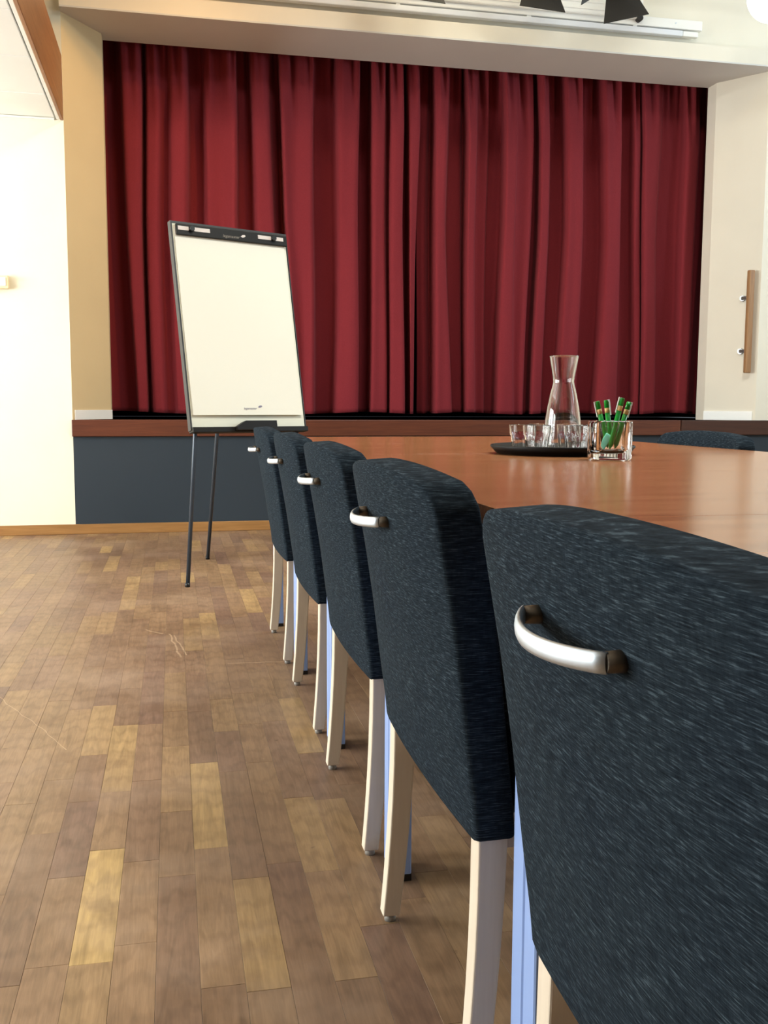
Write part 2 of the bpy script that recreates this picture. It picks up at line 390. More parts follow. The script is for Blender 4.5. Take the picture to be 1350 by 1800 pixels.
# low side aisle: white ceiling tiles, edge rail, brown fascia board
AZ = 2.737
ceil_a = struct('ceiling_aisle', MB().box(LEFT_X, -0.70, BACK_Y, YF, AZ+0.05, AZ+0.09), M['ceil'])
ty = YF-0.03
edges = [6.925, 6.434, 5.782, 5.134]
while edges[-1] > BACK_Y: edges.append(edges[-1]-0.65)
tile_cols = [(-1.93, -0.719), (-3.15, -1.935), (-4.59, -3.155)]
for i in range(len(edges)-1):
    for x0, x1 in tile_cols:
        b = MB().box(x0, x1-0.0, edges[i+1]+0.004, edges[i]-0.004, AZ+0.004, AZ+0.022)
        b.obj('ceiling_tile', M['tile'], ceil_a, 0.002, 1)
struct('trim_4', MB().box(-0.708, -0.686, BACK_Y, YF, AZ, AZ+0.03), M['white'], 0.002)
fas = struct('trim_5', MB().box(-0.684, -0.664, BACK_Y, YF, AZ-0.006, 3.140), M['fascia'], 0.003)
struct('trim_6', MB().box(-1.06, -0.72, YF-0.016, YF, AZ-0.008, AZ+0.004), M['white'])

# ------------------------------------------------------------------ floor strips
rnd = random.Random(11)
PW = 0.0675
def cam_px(p):
    d = Vector(p)-Vector((0, 0, EYE)); z = d.dot(_fw)
    return (675+FPX*d.dot(_rt2)/z, 900-FPX*d.dot(_up2)/z, z) if z > 0.05 else None
strips = []
x = -0.177-0.0675*65; row = 0
while x < RIGHT_X:
    y = BACK_Y-rnd.random()*0.5
    pale = abs(x+0.177) < 0.01
    while y < YF-0.02:
        L = rnd.choice((0.30, 0.36, 0.42, 0.48, 0.55))
        if pale and y < 1.53 < y+L+0.15: L = 1.53-y
        elif pale and abs(y-1.53) < 0.01: L = 0.41
        y1 = min(y+L, YF-0.018)
        strips.append((x, max(y, BACK_Y), y1)); y += L
    x += PW; row += 1
def strip_geo(s, z):
    x0, y0, y1 = s; g = 0.0002; c = 0.0003
    a, b, e, f = x0+g, x0+PW-g, y0+g, y1-g
    vs = [(a, e, -0.012), (b, e, -0.012), (b, f, -0.012), (a, f, -0.012), (a, e, z-c), (b, e, z-c), (b, f, z-c), (a, f, z-c),
          (a+c, e+c, z), (b-c, e+c, z), (b-c, f-c, z), (a+c, f-c, z)]
    fs = [(0,1,5,4),(1,2,6,5),(2,3,7,6),(3,0,4,7),(4,5,9,8),(5,6,10,9),(6,7,11,10),(7,4,8,11),(8,9,10,11)]
    return vs, fs
def tone_for(s):
    x0, y0, y1 = s
    r = rnd.gauss(0.50, 0.19)
    if rnd.random() < 0.035: r = 0.70+rnd.random()*0.15
    if abs(x0+0.177) < 0.01 and y0 < 1.75 < y1: r = 1.0      # the pale yellow strip in the walkway
    return (min(1, max(0, r)), max(0, min(1, rnd.gauss(0.35, 0.28))) if r < 0.8 else 0.0, rnd.random(), 1)
def color_attr(me, cols):
    at = me.attributes.new('tone', 'FLOAT_COLOR', 'FACE')
    flat = []
    for c in cols: flat += list(c)
    at.data.foreach_set('color', flat)
rank = []
for i, s in enumerate(strips):
    px = cam_px((s[0]+PW/2, (s[1]+s[2])/2, 0))
    a = 0
    if px and -20 < px[0] < 1370 and 900 < px[1] < 1830:
        hidden = px[0] > 470 and px[1] < 1100 or px[0] > 560+(px[1]-1100)*0.55
        if not hidden: a = (s[2]-s[1])*PW/px[2]**3
    rank.append((a, i))
rank.sort(reverse=True)
single = {i for a, i in rank[:300] if a > 0}
sv, sf, scol = [], [], []
for i, s in enumerate(strips):
    z = rnd.uniform(-0.0004, 0.0); vs, fs = strip_geo(s, z); tc = tone_for(s)
    if i in single:
        cx, cy = s[0]+PW/2, (s[1]+s[2])/2
        me = bpy.data.meshes.new('floor_plank'); me.from_pydata([(a-cx, b-cy, c) for a, b, c in vs], [], fs); me.update()
        color_attr(me, [tc]*len(fs)); me.materials.append(M['floor'])
        o = bpy.data.objects.new('floor_plank', me); COL.objects.link(o); o.location = (cx, cy, 0); o.parent = fl
    else:
        b = len(sv); sv += vs; sf += [tuple(k+b for k in f) for f in fs]; scol += [tc]*len(fs)
me = bpy.data.meshes.new('floor_planks'); me.from_pydata(sv, [], sf); me.update(); color_attr(me, scol); me.materials.append(M['floor'])
o = bpy.data.objects.new('floor_planks', me); COL.objects.link(o); o.parent = fl; o['kind'] = 'stuff'

# ------------------------------------------------------------------ stage curtains (x at top, middle, bottom; 1 = towards the hall)
LEFT = [(-0.62, -0.62, -0.6, 0.4), (-0.453, -0.461, -0.462, 0.5), (-0.392, -0.378, -0.355, 0.2), (-0.339, -0.309, -0.265, 0.3), (-0.319, -0.289, -0.249, 1), (-0.182, -0.192, -0.184, 0.9), (-0.16, -0.17, -0.174, 0.25), (-0.138, -0.148, -0.13, 0.9), (-0.066, -0.079, -0.068, 0.95), (-0.006, -0.038, -0.024, 0.65), (0.006, -0.005, 0.012, 0.65), (0.026, 0.023, 0.043, 1), (0.135, 0.114, 0.142, 0.95), (0.169, 0.165, 0.198, 0.3), (0.247, 0.24, 0.28, 0.3), (0.269, 0.279, 0.322, 0.9), (0.369, 0.363, 0.414, 0.8), (0.493, 0.466, 0.527, 1), (0.521, 0.515, 0.58, 0.3), (0.601, 0.601, 0.674, 0.25), (0.61, 0.635, 0.712, 0.95), (0.717, 0.741, 0.827, 1), (0.773, 0.794, 0.885, 0.3), (0.827, 0.844, 0.941, 0.1), (0.818, 0.839, 0.934, 1), (0.922, 0.915, 0.979, 0.8), (1.067, 1.041, 1.049, 1), (1.093, 1.085, 1.097, 0.35), (1.243, 1.232, 1.207, 0.25), (1.248, 1.26, 1.236, 0.95), (1.416, 1.391, 1.392, 1), (1.451, 1.439, 1.432, 0), (1.522, 1.525, 1.51, 0), (1.503, 1.51, 1.491, 1), (1.598, 1.602, 1.621, 0.9), (1.642, 1.644, 1.65, 0.4), (1.652, 1.653, 1.646, 1), (1.749, 1.743, 1.756, 1), (1.791, 1.789, 1.802, 0), (1.805, 1.826, 1.83, 0), (1.778, 1.803, 1.803, 0.95), (1.884, 1.861, 1.834, 0.85), (1.916, 1.889, 1.862, 0.3)]
RIGHT = [(1.904, 1.899, 1.905, 0.15), (1.957, 1.953, 1.951, 0.3), (2.018, 2.024, 2.023, 0.0), (1.995, 2.006, 2.0, 1), (2.073, 2.076, 2.142, 0.95), (2.145, 2.134, 2.183, 0.4), (2.194, 2.245, 2.268, 0.3), (2.276, 2.286, 2.29, 0), (2.244, 2.254, 2.253, 1), (2.319, 2.311, 2.326, 0.95), (2.37, 2.354, 2.37, 0.5), (2.44, 2.429, 2.432, 0.6), (2.474, 2.466, 2.465, 0.3), (2.567, 2.575, 2.537, 0.2), (2.542, 2.552, 2.519, 1), (2.654, 2.632, 2.654, 0.9), (2.68, 2.663, 2.685, 0.65), (2.807, 2.792, 2.753, 0.75), (2.855, 2.845, 2.801, 0), (2.874, 2.883, 2.845, 0.1), (2.841, 2.855, 2.813, 0.9), (2.922, 2.918, 2.907, 0.8), (2.979, 2.979, 2.963, 0.3), (3.077, 3.091, 3.045, 0.3), (3.061, 3.079, 3.026, 0.95), (3.19, 3.2, 3.189, 0.95), (3.258, 3.273, 3.252, 0.3), (3.38, 3.412, 3.378, 0.3), (3.383, 3.42, 3.363, 0.95), (3.528, 3.537, 3.542, 0.9), (3.59, 3.601, 3.615, 0.3), (3.658, 3.677, 3.717, 0.3), (3.654, 3.675, 3.723, 0.7), (3.704, 3.73, 3.759, 0.7), (3.743, 3.764, 3.789, 0.35), (3.72, 3.736, 3.761, 0.9), (3.896, 3.854, 3.886, 0.8), (3.963, 3.937, 3.949, 0.35), (4.105, 4.09, 4.095, 0.35), (4.103, 4.088, 4.084, 0.85), (4.233, 4.21, 4.176, 0.8), (4.306, 4.309, 4.249, 0.0), (4.369, 4.371, 4.307, 0.0), (4.334, 4.342, 4.284, 0.5), (4.36, 4.372, 4.37, 0.5)]
CZ = (3.44, 2.25, 0.822)
def curtain(keys, name, label, zb_first, seed):
    rr = random.Random(seed); S = 7
    cols = []
    for i in range(len(keys)-1):
        a, b = keys[i], keys[i+1]
        for k in range(S):
            f = k/S; g = (1-cos(pi*f))/2
            cols.append([a[j]+(b[j]-a[j])*f for j in range(3)]+[a[3]+(b[3]-a[3])*g])
    cols.append(list(keys[-1]))
    for _ in range(3):                       # soften the folds
        cols = [cols[0]]+[[(cols[i-1][j]+2*cols[i][j]+cols[i+1][j])/4 for j in range(4)] for i in range(1, len(cols)-1)]+[cols[-1]]
    n = len(cols); zs = [3.56, 3.50]+[3.45-i*0.0972 for i in range(27)]+[0.86, 0.826]
    ph = [rr.uniform(0, 6.28) for _ in range(6)]
    vs = []
    for zi, z in enumerate(zs):
        for i, c in enumerate(cols):
            if z >= CZ[1]:
                f = min(1.05, (z-CZ[1])/(CZ[0]-CZ[1])); xx = c[1]+(c[0]-c[1])*f
            else:
                f = (CZ[1]-z)/(CZ[1]-CZ[2]); xx = c[1]+(c[2]-c[1])*f
            top = max(0.0, (z-3.0)/0.55)
            d = c[3]*(1-0.35*top) + top*0.10*sin(xx*58+ph[0])+top*0.08*sin(xx*97+ph[1])
            d += 0.04*sin(xx*17+z*1.1+ph[2])+0.015*sin(xx*43-z*2.1+ph[3])
            zz = z
            if zi >= len(zs)-2: zz = z+0.008*sin(xx*7+ph[4])+zb_first*max(0, (0.35-(xx-keys[0][1]))/0.35)
            vs.append((xx+0.006*sin(z*2.4+ph[5]+xx*3), 7.70-0.255*d, zz))
    m = len(zs)
    fs = [(k*n+i, k*n+i+1, (k+1)*n+i+1, (k+1)*n+i) for k in range(m-1) for i in range(n-1)]
    mb = MB().add(vs, fs, True); o = mb.obj(name, M['curtain'])
    md = o.modifiers.new('cloth', 'SOLIDIFY'); md.thickness = 0.004; md.offset = 1
    return tag(o, label, 'curtain', 'burgundy stage curtains')
curtain(LEFT, 'stage_curtain', 'burgundy stage curtain hanging behind the flip chart, on the warm lit side', 0.012, 3)
curtain(RIGHT, 'stage_curtain', 'burgundy stage curtain hanging behind the glass carafe, next to the wooden pull handle', 0.0, 5)
tr = MB().box(-0.7, 4.5, 7.56, 7.66, 3.565, 3.60); tag(tr.obj('curtain_track', M['black']), 'black track the burgundy curtains hang from, hidden above the beam', 'curtain track')
tag(MB().box(-0.74, -0.7, 7.4, 9.2, 3.5, 3.6).obj('curtain_track_bracket', M['black'], bpy.data.objects['curtain_track']))

# ------------------------------------------------------------------ projection screen on the wall above the stage
ps = empty('projection_screen', (1.91, YF, 3.58)); tag(ps, 'rolled white projection screen mounted on the wall above the stage beam', 'projection screen')
def loc(o, base): o.location = (o.location[0]-base[0], o.location[1]-base[1], o.location[2]-base[2]); return o
PB = (1.91, YF, 3.58)
loc(MB().box(-0.03, 3.855, YF-0.075, YF-0.014+0.03, 3.628, 3.695).obj('mounting_rail', M['white'], ps, 0.006), PB)
loc(MB().box(0.25, 3.37, YF-0.105, YF-0.076, 3.660, 3.795).box(0.25, 3.37, YF-0.076, YF+0.013, 3.697, 3.795).obj('screen_case', M['white'], ps, 0.012), PB)
for zz in (3.69, 3.735): loc(MB().box(0.26, 3.36, YF-0.111, YF-0.106, zz, zz+0.014).obj('case_ridge', M['white'], ps, 0.002), PB)
loc(MB().box(-0.01, 3.70, YF-0.078, YF-0.03, 3.578, 3.618).obj('bottom_bar', M['screenbar'], ps, 0.006), PB)
loc(MB().box(3.702, 3.825, YF-0.074, YF-0.03, 3.580, 3.616).obj('bar_end_cap', M['white'], ps, 0.004), PB)
for xx in (0.6, 1.55, 2.5, 3.31): loc(MB().box(xx, xx+0.03, YF-0.066, YF-0.04, 3.614, 3.632).obj('hook', M['white'], ps), PB)
loc(MB().tube((3.34, YF-0.12, 3.662), (3.34, YF-0.08, 3.662), 0.022, n=14).obj('thumb_screw', M['black'], ps), PB)
loc(MB().tube((3.64, YF-0.079, 3.664), (3.64, YF-0.072, 3.664), 0.005, n=10).obj('screw', M['nickel'], ps), PB)

# ------------------------------------------------------------------ stage spotlights on a bar under the ceiling
LY = 6.10
bar = MB().tube((0.9, LY, 3.98), (3.9, LY, 3.98), 0.024, n=14)
lb = bar.obj('lighting_bar', M['black']); tag(lb, 'black lighting bar hung from the ceiling, carrying the stage spotlights', 'lighting bar')
for xx in (1.2, 2.35, 3.6): MB().tube((xx, LY, 3.98), (xx, LY, CEIL_Z+0.01), 0.012, n=10).obj('hanger', M['black'], lb)
def leaf(mb_pts, parent):
    """one barn-door flap: four corners (x, y, z), 3 mm thick"""
    p = [Vector(q) for q in mb_pts]; n = (p[1]-p[0]).cross(p[2]-p[0]).normalized()*0.0035
    vs = [q for q in p]+[q+n for q in p]
    return MB().add(vs, [(0,1,2,3),(7,6,5,4),(0,4,5,1),(1,5,6,2),(2,6,7,3),(3,7,4,0)]).obj('barn_door', M['black'], parent, 0.0012, 1)
def spotlight(cx, zc, bottom, side, label):
    t_ = empty('stage_spotlight', (cx, LY, zc)); tag(t_, label, 'spotlight', 'black stage spotlights above the beam')
    MB().tube((0, -0.12, 0), (0, 0.14, 0), 0.085, 0.095, 20).tube((0, -0.17, 0), (0, -0.12, 0), 0.05, 0.085, 20).obj('can', M['black'], t_)
    MB().tube((0, 0.139, 0), (0, 0.146, 0), 0.08, n=20).obj('lens', M['white'], t_)
    y = MB()
    for s in (-1, 1): y.box(s*0.105-0.004, s*0.105+0.004, -0.015, 0.015, -0.02, 3.93-zc)
    y.box(-0.109, 0.109, -0.015, 0.015, 3.925-zc, 3.94-zc); y.tube((-0.115, 0, 0), (-0.085, 0, 0), 0.014, n=10).tube((0.085, 0, 0), (0.115, 0, 0), 0.014, n=10)
    y.obj('yoke', M['black'], t_)
    MB().box(-0.03, 0.03, -0.032, 0.032, 3.94-zc, 4.012-zc).obj('clamp', M['black'], t_, 0.004)
    for pts in (bottom, side, [(-0.09, 0.15, 0.1), (0.09, 0.15, 0.1), (0.13, 0.22, 0.26), (-0.13, 0.22, 0.26)], [(0.1, 0.15, -0.09), (0.1, 0.15, 0.09), (0.24, 0.22, 0.13), (0.24, 0.22, -0.07)]):
        leaf(pts, t_)
    return t_
def flap(cx, zc, pts): return [(a-cx, b-LY, c-zc) for a, b, c in pts]
zc = 3.66
side0 = [(-0.1, 0.15, -0.09), (-0.24, 0.22, -0.07), (-0.24, 0.22, 0.13), (-0.1, 0.15, 0.09)]
cx = 1.56; spotlight(cx, 3.62, flap(cx, 3.62, [(1.42, 6.1, 3.352), (1.686, 6.1, 3.336), (1.65, 6.22, 3.53), (1.47, 6.22, 3.53)]), side0, 'black stage spotlight, first along the lighting bar from the brown fascia')
cx = 2.34; spotlight(cx, zc, flap(cx, zc, [(2.164, 6.1, 3.367), (2.470, 6.1, 3.351), (2.44, 6.22, 3.57), (2.25, 6.22, 3.57)]), side0, 'black stage spotlight, second along the lighting bar from the brown fascia')
cx = 2.88; spotlight(cx, zc, flap(cx, zc, [(2.73, 6.1, 3.304), (3.042, 6.1, 3.389), (2.985, 6.22, 3.58), (2.80, 6.22, 3.56)]),
          flap(cx, zc, [(2.78, 6.25, 3.56), (2.575, 6.1, 3.405), (2.62, 6.1, 3.62), (2.78, 6.25, 3.72)]), 'black stage spotlight with tilted barn doors, third along the bar, beside the opal globe')
# opal globe
gl = empty('globe_lamp', (3.93, 6.1, 3.585)); tag(gl, 'lit white globe lamp hanging above the stage, beside the spotlights', 'lamp')
MB().lathe([(0.003, -0.17)]+[(0.17*sin(a), -0.17*cos(a)) for a in [pi*k/16 for k in range(1, 16)]]+[(0.03, 0.17)], 28).obj('globe', M['globe'], gl)
MB().tube((0, 0, 0.165), (0, 0, 0.21), 0.035, n=16).obj('cap', M['white'], gl); MB().tube((0, 0, 0.2), (0, 0, CEIL_Z-3.585), 0.006, n=8).obj('cord', M['white'], gl)

# ------------------------------------------------------------------ pull handle on the slanted side, switch on the wall
ph_ = empty('pull_handle', (4.394, 6.961, 1.54)); tag(ph_, 'vertical wooden pull handle on metal standoffs, on the slanted cream wall beside the curtain', 'handle')
MB().box(-0.024, 0.024, -0.02, 0.02, -0.392, 0.396).obj('grip', M['handlewood'], ph_, 0.008, 3)
for zz in (0.19, -0.22):
    base = Vector((4.473-0.586*0.135, 6.948+0.810*0.135, 0))-Vector((4.394, 6.961, 0)); nrm = Vector((-0.810, -0.586, 0))
    p0 = base+Vector((0, 0, zz)); st = MB().tube(p0-nrm*0.004, p0+nrm*0.02, 0.024, 0.022, 18).tube(p0+nrm*0.016, Vector((0.01, 0.006, zz)), 0.014, n=12)
    st.obj('standoff', M['standoff'], ph_)
sw = empty('wall_switch', (-1.08, YF, 1.675)); tag(sw, 'small ivory switch box on the white wall under the low ceiling', 'switch')
MB().box(-0.04, 0.045, -0.05, 0.0, -0.04, 0.045).obj('box', M['switch'], sw, 0.006); MB().box(-0.025, 0.03, -0.056, -0.048, -0.025, 0.03).obj('rocker', M['white'], sw, 0.003)

# ------------------------------------------------------------------ tables: five pushed together, long side across the row
TZ = 0.757
def make_table():
    t_ = empty('conference_table', (0, 0, 0)); w, h = 0.62, 0.3598
    MB().box(-w, w, -h, h, TZ-0.025, TZ).obj('tabletop', M['tablewood'], t_, 0.0006, 1)
    a = MB()
    for s in (-1, 1): a.box(-w+0.045, w-0.045, s*(h-0.02)-0.012, s*(h-0.02)+0.012, TZ-0.07, TZ-0.025); a.box(s*(w-0.022)-0.012, s*(w-0.022)+0.012, -h+0.045, h-0.045, TZ-0.07, TZ-0.025)
    a.obj('under_frame', M['postpaint'], t_)
    for sx in (-1, 1):
        for sy in (-1, 1):
            x0, y0 = sx*(w-0.020), sy*(h-0.0195)
            lg = MB().box(x0-0.018, x0+0.018, y0-0.018, y0+0.018, 0.012, TZ-0.025).obj('leg', M['postpaint'], t_, 0.002, 1)
            MB().box(x0-0.018, x0+0.018, y0-0.018, y0+0.018, 0.0, 0.0125).obj('foot_cap', M['blackplastic'], lg)
    return t_
tab0 = make_table()
TABS = [(1.001, 3.530, 'cherry veneer table at the stage end of the row, beside the last chair'),
        (1.001, 2.810, 'cherry veneer table second from the stage, carrying the back half of the black tray'),
        (1.001, 2.090, 'cherry veneer table carrying the glass cup of green pens'),
        (1.001, 1.370, 'cherry veneer table beside the second chair from the camera'),
        (1.001, 0.650, 'cherry veneer table beside the front chair, cut off by the picture edge')]
for k, (tx, tyy, lab) in enumerate(TABS):
    t_ = tab0 if k == 0 else copy_tree(tab0)
    t_.location = (tx, tyy, 0); tag(t_, lab, 'table', 'tables pushed together in a row')

# ------------------------------------------------------------------ upholstered chair; local x is towards the table, origin under the outer rear foot corner
PROF = [(0.340, 0.001), (0.36, 0.000), (0.40, -0.004), (0.46, -0.012), (0.56, -0.024), (0.65, -0.037), (0.70, -0.046), (0.74, -0.053), (0.78, -0.060), (0.82, -0.066)]
def back_x(z):
    for (z0, x0), (z1, x1) in zip(PROF, PROF[1:]):
        if z <= z1: return x0+(x1-x0)*max(0, (z-z0)/(z1-z0))
    return PROF[-1][1]
HW = 0.255
def backrest():
    nu, nv = 28, 18; vs = []; idx = {}
    def P(i, j, side):
        u = -1+2*i/nu; zt = 0.784+0.018*(1-abs(u)**2.2)-0.024*max(0, (abs(u)-0.86)/0.14)**2
        zb = 0.353+0.006*max(0, (abs(u)-0.94)/0.06)
        z = zb+(zt-zb)*j/nv
        x = back_x(z)-0.020*(1-u*u)*(0.35+0.65*min(1, (z-0.34)/0.3))
        th = 0.051+0.006*min(1, (z-0.34)/0.35)
        puff = 0.006*(1-u**4)*(1-(2*j/nv-1)**4)
        y = u*HW
        if side: return (x+th+puff*0.5, y*0.994, z+0.004*(j/nv))
        return (x-puff*0.35, y, z)
    for side in (0, 1):
        for j in range(nv+1):
            for i in range(nu+1): idx[(i, j, side)] = len(vs); vs.append(P(i, j, side))
    fs = []
    for side in (0, 1):
        for j in range(nv):
            for i in range(nu):
                q = (idx[i, j, side], idx[i+1, j, side], idx[i+1, j+1, side], idx[i, j+1, side]); fs.append(q if side else q[::-1])
    for j in range(nv):
        for i in (0, nu): fs.append((idx[i, j, 0], idx[i, j+1, 0], idx[i, j+1, 1], idx[i, j, 1]))
    for i in range(nu):
        for j in (0, nv): fs.append((idx[i, j, 0], idx[i+1, j, 0], idx[i+1, j, 1], idx[i, j, 1]))
    return MB().add(vs, fs, True)
def make_chair():
    c = empty('upholstered_chair', (0, 0, 0))
    backrest().obj('backrest', M['fabric'], c, 0.007, 3)
    # welted seam round the back panel
    MB().box(0.055, 0.47, -0.235, 0.235, 0.375, 0.47).obj('seat', M['fabric'], c, 0.025, 4)
    MB().box(0.03, 0.45, -0.215, -0.19, 0.33, 0.375).box(0.03, 0.45, 0.19, 0.215, 0.33, 0.375).box(0.03, 0.055, -0.19, 0.19, 0.345, 0.375).box(0.425, 0.45, -0.19, 0.19, 0.33, 0.375).obj('seat_frame', M['legwood'], c)
    for s in (-1, 1):
        # rear leg: sabre curve, tapering to the foot
        zs = [0.012, 0.05, 0.10, 0.16, 0.22, 0.28, 0.34, 0.385]; vs = []
        for z in zs:
            f = min(1, z/0.36); xb = -0.013+0.018*(1-(1-f)**2.0); dx = 0.029+0.0085*f; wy = 0.028+0.006*f
            yo = s*(HW-0.007); yi = s*(HW-0.007-wy)
            vs += [(xb, yo, z), (xb+dx, yo, z), (xb+dx, yi, z), (xb, yi, z)]
        n = len(zs); fs = [(k*4+i, k*4+(i+1) % 4, k*4+4+(i+1) % 4, k*4+4+i) for k in range(n-1) for i in range(4)]+[(0, 1, 2, 3), (4*n-4, 4*n-3, 4*n-2, 4*n-1)]
        lg = MB().add(vs, fs).obj('leg', M['legwood'], c, 0.0025, 2)
        MB().tube((0.003, s*(HW-0.022), 0), (0.003, s*(HW-0.022), 0.0125), 0.010, n=12).obj('glide', M['glide'], lg)
        # front leg: straight taper
        y0 = s*0.205; vs = []
        for z, r in ((0.012, 0.013), (0.36, 0.020)): vs += [(0.43-r, y0-r, z), (0.43+r, y0-r, z), (0.43+r, y0+r, z), (0.43-r, y0+r, z)]
        lg = MB().add(vs, [(0, 1, 2, 3), (4, 5, 6, 7)]+[(i, (i+1) % 4, 4+(i+1) % 4, 4+i) for i in range(4)]).obj('leg', M['legwood'], c, 0.0025, 2)
        MB().tube((0.43, y0, 0), (0.43, y0, 0.0125), 0.009, n=12).obj('glide', M['glide'], lg)
    # bowed metal handle on the back
    zc = 0.727; xs = back_x(zc)-0.020-0.002
    path = [(xs-0.009-0.022*cos(pi/2*u)**0.8, 0.072*u, zc-0.003*(1-u*u)) for u in [k/10-1 for k in range(21)]]
    sec = [(0.0034*cos(a), (0.0072+0.0000)*sin(a)) for a in [2*pi*k/12 for k in range(12)]]
    hd = MB().sweep(path, sec).obj('handle', M['nickel'], c)
    for s in (-1, 1): MB().tube((xs-0.0105, s*0.0695, zc), (xs+0.012, s*0.068, zc), 0.0066, 0.0080, 18).obj('handle_foot', M['nickeldark'], hd)
    return c
chair0 = make_chair()
ROW = [(0.334, 0.605, 0, 'dark blue-grey upholstered chair in front, its bowed handle large, cut off by the picture edge'),
       (0.347, 1.332, 0, 'dark blue-grey upholstered chair, second along the row from the camera'),
       (0.362, 2.050, 0, 'dark blue-grey upholstered chair in the middle of the row of five'),
       (0.367, 2.785, 0, 'dark blue-grey upholstered chair, fourth along the row, second from the flip chart'),
       (0.367, 3.520, 0, 'dark blue-grey upholstered chair at the stage end of the row, nearest the flip chart'.replace('nearest', 'beside'))]
for k, (cx, cy, rz, lab) in enumerate(ROW):
    c = chair0 if k == 0 else copy_tree(chair0)
    c.location = (cx, cy, 0); c.rotation_euler = (0, 0, rz)
    tag(c, lab, 'chair', 'upholstered chairs along the conference table')
c = copy_tree(chair0); c.location = (1.634, 2.868, 0.0); c.rotation_euler = (0, 0, pi)
tag(c, 'dark upholstered chair on the other side of the table, only its arched top showing', 'chair', 'upholstered chairs along the conference table')

# ------------------------------------------------------------------ flip chart
FO = Vector((0.064, 4.779, 0)); az = radians(66); lean = radians(11)
fh = Vector((sin(az), cos(az), 0)); fb = Vector((-cos(az), sin(az), 0)); fv = (fb*tan(lean)+Vector((0, 0, 1))).normalized(); fn = fh.cross(fv)
if fn.y > 0: fn = -fn           # fn points at the viewer side
FM = Matrix(((fh.x, fv.x, fn.x, 0), (fh.y, fv.y, fn.y, 0), (fh.z, fv.z, fn.z, 0), (0, 0, 0, 1)))
fc = empty('flip_chart', FO); tag(fc, 'white flip chart easel with dark frame on thin grey legs, standing before the curtain', 'flip chart')
A0, A1, V0, V1 = 0.085, 0.752, 0.768, 1.828
def fbox(a0, a1, v0, v1, n0, n1): return MB().box(a0, a1, v0, v1, n0, n1, FM)
fbox(A0+0.008, A1-0.008, V0+0.008, V1-0.008, -0.012, 0.008).obj('board', M['board'], fc)
fbox(A0, A0+0.009, V0, V1, -0.02, 0.011).box(A1-0.005, A1, V0, V1, -0.02, 0.011, FM).box(A0+0.009, A1-0.005, V1-0.011, V1, -0.02, 0.011, FM).obj('frame', M['frame'], fc)
fbox(A0+0.004, A1, V0-0.012, V0+0.014, -0.02, 0.030).obj('bottom_rail', M['clamp'], fc, 0.002, 1)
MB().prism([(0.32, V0+0.012), (0.37, V0+0.040), (0.548, V0+0.040), (0.548, V0-0.006), (0.32, V0-0.006)], 'Z', 0.012, 0.060, FM).obj('pen_tray', M['clamp'], fc)
# clamp bar with white tags and black knobs
cb = fbox(A0+0.022, A1-0.010, V1-0.074, V1-0.018, 0.0165, 0.030).obj('clamp_bar', M['clamp'], fc, 0.003)
for a, b in ((0.030, 0.088), (0.118, 0.205), (0.482, 0.560), (0.588, 0.634)):
    fbox(A0+a, A0+b, V1-0.050, V1-0.030, 0.0295, 0.0315).obj('tag', M['tag'], cb)
for a in (0.102, 0.573):
    p = FM @ Vector((A0+a, V1-0.041, 0.028)); q = FM @ Vector((A0+a, V1-0.041, 0.046)); MB().tube(p, q, 0.013, n=16).obj('knob', M['blackplastic'], cb)
def fmark(a, v, n): return FM @ Matrix.Translation((a, v, n))
text_mesh('legamaster', 0.022, 'lettering', M['print'], fmark((A0+A1)/2-0.01, V1-0.062, 0.0306), cb, 0.25)
def swoosh(a, v, n, s, m, parent):
    mb = MB(); pts = [(0, 0), (0.012, 0.010), (0.026, 0.012), (0.032, 0.006), (0.024, -0.001), (0.012, -0.004)]
    mb.prism([(a+x*s, v+y*s) for x, y in pts], 'Z', n, n+0.0005, FM); return mb.obj('emblem', m, parent)
swoosh((A0+A1)/2+0.045, V1-0.050, 0.0306, 0.95, M['tag'], cb)
# legs: two in the plane of the board, one behind
def fpt(a, v, n=0): return FM @ Vector((a, v, n))
for a0, a1, nm in ((0.0, 0.262, 1), (0.835, 0.573, 2)):
    lg = MB().tube(fpt(a0, 0.0, -0.022)*1.0, fpt(a0+(a1-a0)*1.0, 1.60, -0.034), 0.0105, n=12)
    o = lg.obj('leg', M['tube'], fc)
    p = fpt(a0, 0.0, -0.022); MB().tube(p-Vector((0, 0, p.z)), p+Vector((0, 0, 0.02-p.z)), 0.0125, n=12).obj('foot', M['blackplastic'], o)
rf = Vector((0.181, 5.66, 0))-FO; top = fpt(0.418, 1.60, -0.05)
o = MB().tube(rf, top, 0.0105, n=12).obj('leg', M['tube'], fc); MB().tube(rf, rf+Vector((0, 0, 0.02)), 0.0125, n=12).obj('foot', M['blackplastic'], o)
MB().box(0.24, 0.60, 1.56, 1.64, -0.055, -0.02, FM).obj('leg_joint', M['clamp'], fc)
# paper pad on the board
pad = empty('paper_pad', FO); tag(pad, 'cream paper pad hanging from the clamp bar of the flip chart', 'paper pad')
PA0, PA1, PV0, PV1 = A0+0.016, A1-0.022, V0+0.075, V1-0.02
fbox(PA0, PA1-0.004, PV0+0.003, PV1, 0.0085, 0.0135).obj('sheets', M['paper'], pad)
vs = []; NA, NV = 10, 24
for j in range(NV+1):
    for i in range(NA+1):
        f = j/NV; lift = 0.006*(1-f)**3*(1+0.5*(i/NA)) + 0.0015*sin(f*9+i*0.3)*(1-f)
        vs.append(FM @ Vector((PA0+(PA1-PA0)*i/NA, PV0+(PV1-PV0)*f, 0.0155+max(-0.0012, lift))))
sh = MB().add(vs, [(j*(NA+1)+i, j*(NA+1)+i+1, (j+1)*(NA+1)+i+1, (j+1)*(NA+1)+i) for j in range(NV) for i in range(NA)]).obj('top_sheet', M['paper'], pad)
